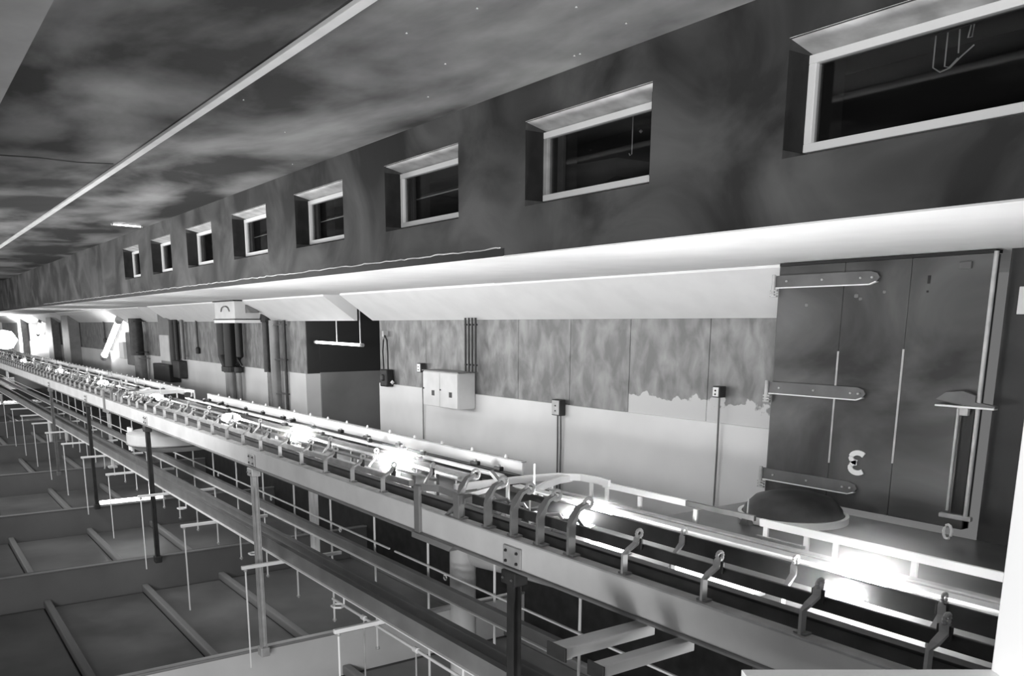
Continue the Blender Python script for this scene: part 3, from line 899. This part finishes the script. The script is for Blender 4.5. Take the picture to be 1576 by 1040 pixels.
rd = thing('hanger_rod', (0, 0, 0), 'thin white vertical rod between the deck and the pit floor', 'rod')
MB().tube([(0, 0, 0), (0, 0, 1.88)], .012, 8).out('rod', 'bright', rd, True)
MB().lathe((0, 0, .01), [(.02, 0), (.028, .012), (.02, .03), (0, .03)], 8).out('nut', 'steel', rd)
MB().lathe((0, 0, 1.12), [(.014, -.012), (.022, 0), (.014, .012)], 8).out('nut', 'steel', rd)
used = False
x = -4.72
while x > -30:
    put(rd, used, (x, 4.10, -2.0), None, 'thin white vertical rod between the deck and the pit floor', 'thin rods under the deck')
    used = True
    x -= 1.13
for x in (-12.0, -9.1, -6.9, -4.9):
    t = thing('hex_ring', (x, 3.10, -.96), 'small pale six-sided ring hanging by the lowest channel', 'ring', 'six-sided rings by the lowest channel')
    MB().tube([(.06 * math.cos(a), .06 * math.sin(a), 0) for a in (PI / 3 * k for k in range(6))], .010, 6, closed=True).out('ring', 'bright', t)
    MB().tube([(.0, .06, 0), (.0, .06, .07)], .008, 6).out('shank', 'bright', t)
t = thing('coupled_pipe', (-4.5, 3.45, -1.2), 'white pipe with couplings along the bottom of the photo', 'pipe')
MB().tube([(-3.3, 0, 0), (3.0, 0, 0)], .014, 10).out('barrel', 'bright', t, True)
for q in (-2.6, -1.6, -.3, 1.0):
    MB().tube([(q - .03, 0, 0), (q + .03, 0, 0)], .026, 10).out('coupling', 'bright', t, True)
    MB().tube([(q, 0, 0), (q, 0, -.8)], .008, 8).out('stem', 'steel', t)
# outrigger beams at the lower right
for x, w_, l in ((-3.0, .10, 'pale outrigger beam below the edge beam, left of a pair'), (-2.72, .07, 'slimmer outrigger beam below the edge beam, right of a pair')):
    t = thing('outrigger', (x, 2.97, -.01), l, 'beam')
    MB().box(-w_ / 2, w_ / 2, -.50, .1, 0, .06, .006).out('arm', 'beam', t)
    MB().box(-w_ / 2 - .02, w_ / 2 + .02, -.51, -.50, -.005, .065, .002).out('end_plate', 'steel_dark', t)
# duct elbow below the deck
t = thing('duct_elbow', (-6.9, 4.45, -2.0), 'grey vertical duct with an elbow under the transfer frame', 'duct')
MB().tube([(0, 0, 0), (0, 0, 1.45)], .13, 20).out('riser', 'beam', t, True)
MB().lathe((0, 0, 1.45), [(.13, 0), (.16, .0), (.16, .08), (.13, .08)], 20).out('collar', 'steel', t, True)
MB().box(-.22, .35, -.22, .22, 1.53, 1.88, .02).out('plenum', 'beam', t)
MB().tube([(.3, 0, 1.4), (.8, 0, 1.45), (1.5, 0, 1.5)], .14, 16).out('branch', 'beam', t, True)
# drum tray behind the third post
t = thing('round_drum', (-14.6, 3.75, -.46), 'pale shallow round drum under the deck near the third post', 'drum')
MB().lathe((0, 0, 0), [(0, 0), (.62, .0), (.75, .10), (.75, .26), (.70, .28), (0, .28)], 36).out('shell', 'beam', t, True)
MB().tube([(.75 * math.cos(a), .75 * math.sin(a), .10) for a in (2 * PI * k / 36 for k in range(36))], .015, 6, closed=True).out('hoop', 'steel_mid', t, True)
for q in (-.45, -.3):
    MB().tube([(q, -.62, -.05), (q, -.62, .33)], .03, 8).out('strap', 'bright', t)
for x, l in ((-11.0, 'white double leg under the deck left of the pale post'), (-24.5, 'white double leg under the deck far away')):
    t = thing('double_leg', (x, 4.6, -2.0), l, 'leg')
    MB().box(-.10, -.03, 0, .05, 0, 1.86, .004).out('upright', 'bright', t)
    MB().box(.06, .12, 0, .05, 0, 1.86, .004).out('upright', 'bright', t)
    MB().box(-.5, .5, -.02, .07, 1.75, 1.88, .004).out('header', 'bright', t)

# ------------------------------------------------------------------ pit
fl = struct('floor', label='sunken pit floor of grey sheets between ribs and cross beams')
PF = -2.5
cross = [-8.86, -13.56, -18.1, -23.2, -29, -36, -44, -54, -66]
MB().box(XL, XR, -3.0, YP, PF - .2, PF - .04).out('slab', 'steel_dark', fl)
ribs = [-2.1, -0.75, 0.45, 1.48, 2.86, 4.05, 5.3, 6.4]
for i, x in enumerate(cross):
    x1 = cross[i - 1] - .16 if i else XR
    for a, b in zip(ribs, ribs[1:]):
        MB().box(x + .14, x1, a + .07, b - .07, PF - .04, PF, .01).out('floor_panel', 'floor', fl)
    for y in ribs:
        MB().box(x + .002, x1, y - .05, y + .05, PF - .03, PF + .09, .02).out('floor_rib', 'rib', fl)
    cbm = MB().box(x - .14, x, -3.0, 6.9, PF - .1, -2.0, .015).out('floor_cross_beam', 'cross_white' if i == 0 else 'cross', fl)
    MB().tube([(x, -3.0, -2.0), (x, 6.9, -2.0)], .018, 8).out('edge_bead', 'rib', cbm)  # paler than the beam: highlight of the rounded edge put into colour
tag(MB().box(XL, XR, YP - .6, YP - .5, PF, -.6).out('wall_pit', 'steel_dark'), 'dark side wall of the pit', kind='structure')
# tube lamp lying on the pit beam
t = thing('pit_tube_lamp', (-18.1, 3.1, -1.93), 'short bright tube lamp low in the pit at left', 'lamp')
MB().tube([(0, 0, 0), (.02, 1.2, 0)], .035, 10).out('glowing_tube', 'tube', t, True)
MB().box(-.07, .09, -.05, 1.25, -.07, -.03, .01).out('tray', 'steel', t)
for k_, (x, y, z0, z1) in enumerate(((-31.6, 4.1, -3.1 + .6, -1.4), (-29.6, 4.3, -2.5, -1.7), (-22.9, 4.3, -2.0, -.5), (-46.5, 4.1, -2.5, -1.7))):
    t = thing('pit_upright', (x, y, z0), ['tall pale upright at the left edge of the pit', 'second pale upright in the pit', 'thin pale upright near the pit lamp', 'farthest pale upright in the pit'][k_], 'post')
    MB().tube([(0, 0, 0), (0, 0, z1 - z0)], .06 if k_ != 2 else .03, 8).out('upright', 'bright', t, True)
    MB().box(-.1, .1, -.1, .1, 0, .05, .01).out('foot', 'bright', t)

# ------------------------------------------------------------------ viewing opening frame beside the viewer
fx = Vector((-.828, .560, 0)).normalized()
rx = Vector((.560, .828, 0)).normalized()
D = 1.4
ang = math.atan2(rx.y, rx.x)
base = fx * D
wf = struct('window_9', (base.x, base.y, 0), 'thick white frame of the opening the photo is taken through')
wf.rotation_euler.z = ang
MB().box(.884, .93, -.11, .0, .93, 1.60, .004).out('frame_bead', 'bright', wf)
MB().box(.91, 1.5, -.15, .0, .3, 2.0, .004).out('frame_jamb', 'white_paint', wf)
MB().box(-1.2, 1.5, -.15, -.002, .3, .952, .004).out('frame_sill', 'white_paint', wf)
MB().box(.452, .93, -.10, .0, .9485, .9625, .001).out('sill_bead', 'white_paint', wf)

# small debris and nail heads on the ceiling and wall
t = thing('ceiling_nail', (0, 0, 0), 'tiny pale nail head on the stained ceiling', 'nail')
MB().lathe((0, 0, 0), [(0, -.007), (.007, -.005), (.004, 0), (.002, .006)], 8).out('head', 'bright', t)
used = False
for x, y in ((-6.98, 2.5), (-9.38, 3.87), (-4.9, 2.78), (-4.68, 3.9), (-4.63, 3.905), (-6.1, 3.64), (-4.32, 2.9), (-4.0, 3.34), (-4.04, 3.75), (-7.9, 3.2), (-5.3, 3.3)):
    put(t, used, (x, y, ZC - .001), None, 'tiny pale nail head on the stained ceiling', 'nail heads on the ceiling')
    used = True

# steam round the conveyor lamps: scattering volumes added for their glow
def haze_mat():
    m = bpy.data.materials.new('halo')
    m.use_nodes = True
    nt = m.node_tree
    nt.nodes.clear()
    o = nt.nodes.new('ShaderNodeOutputMaterial')
    v = nt.nodes.new('ShaderNodeVolumeScatter')
    v.inputs['Anisotropy'].default_value = 0.1
    tc = nt.nodes.new('ShaderNodeTexCoord')
    g = nt.nodes.new('ShaderNodeTexGradient')
    g.gradient_type = 'QUADRATIC_SPHERE'
    k = nt.nodes.new('ShaderNodeMath')
    k.operation = 'MULTIPLY'
    k.inputs[1].default_value = HAZE_D
    nt.links.new(tc.outputs['Object'], g.inputs[0])
    nt.links.new(g.outputs[1], k.inputs[0])
    nt.links.new(k.outputs[0], v.inputs['Density'])
    nt.links.new(v.outputs[0], o.inputs['Volume'])
    return m
HAZE_D = 1.15
M['halo'] = haze_mat()
for x, l, sc in ((-2.375, 'thin steam glowing round the largest lamp', (.85, .78, .52)), (-4.43, 'thin steam round the lamp by the curved guard rail', (.42, .42, .13)),
                 (-7.19, 'thin steam round the lamp left of the transfer frame', (.42, .42, .22)), (-9.62, 'thin steam round the fourth lamp from the right', (.4, .4, .16))):
    o = MB().lathe((0, 0, 0), [(0, -1)] + [(math.cos(a), math.sin(a)) for a in (-PI / 2 + k * PI / 12 for k in range(1, 12))] + [(0, 1)], 24).out('halo', 'halo')
    o.location = (x, 3.9, .26 if sc[2] < .3 else .14)
    o.scale = sc
    tag(o, l, 'halo', kind='stuff')
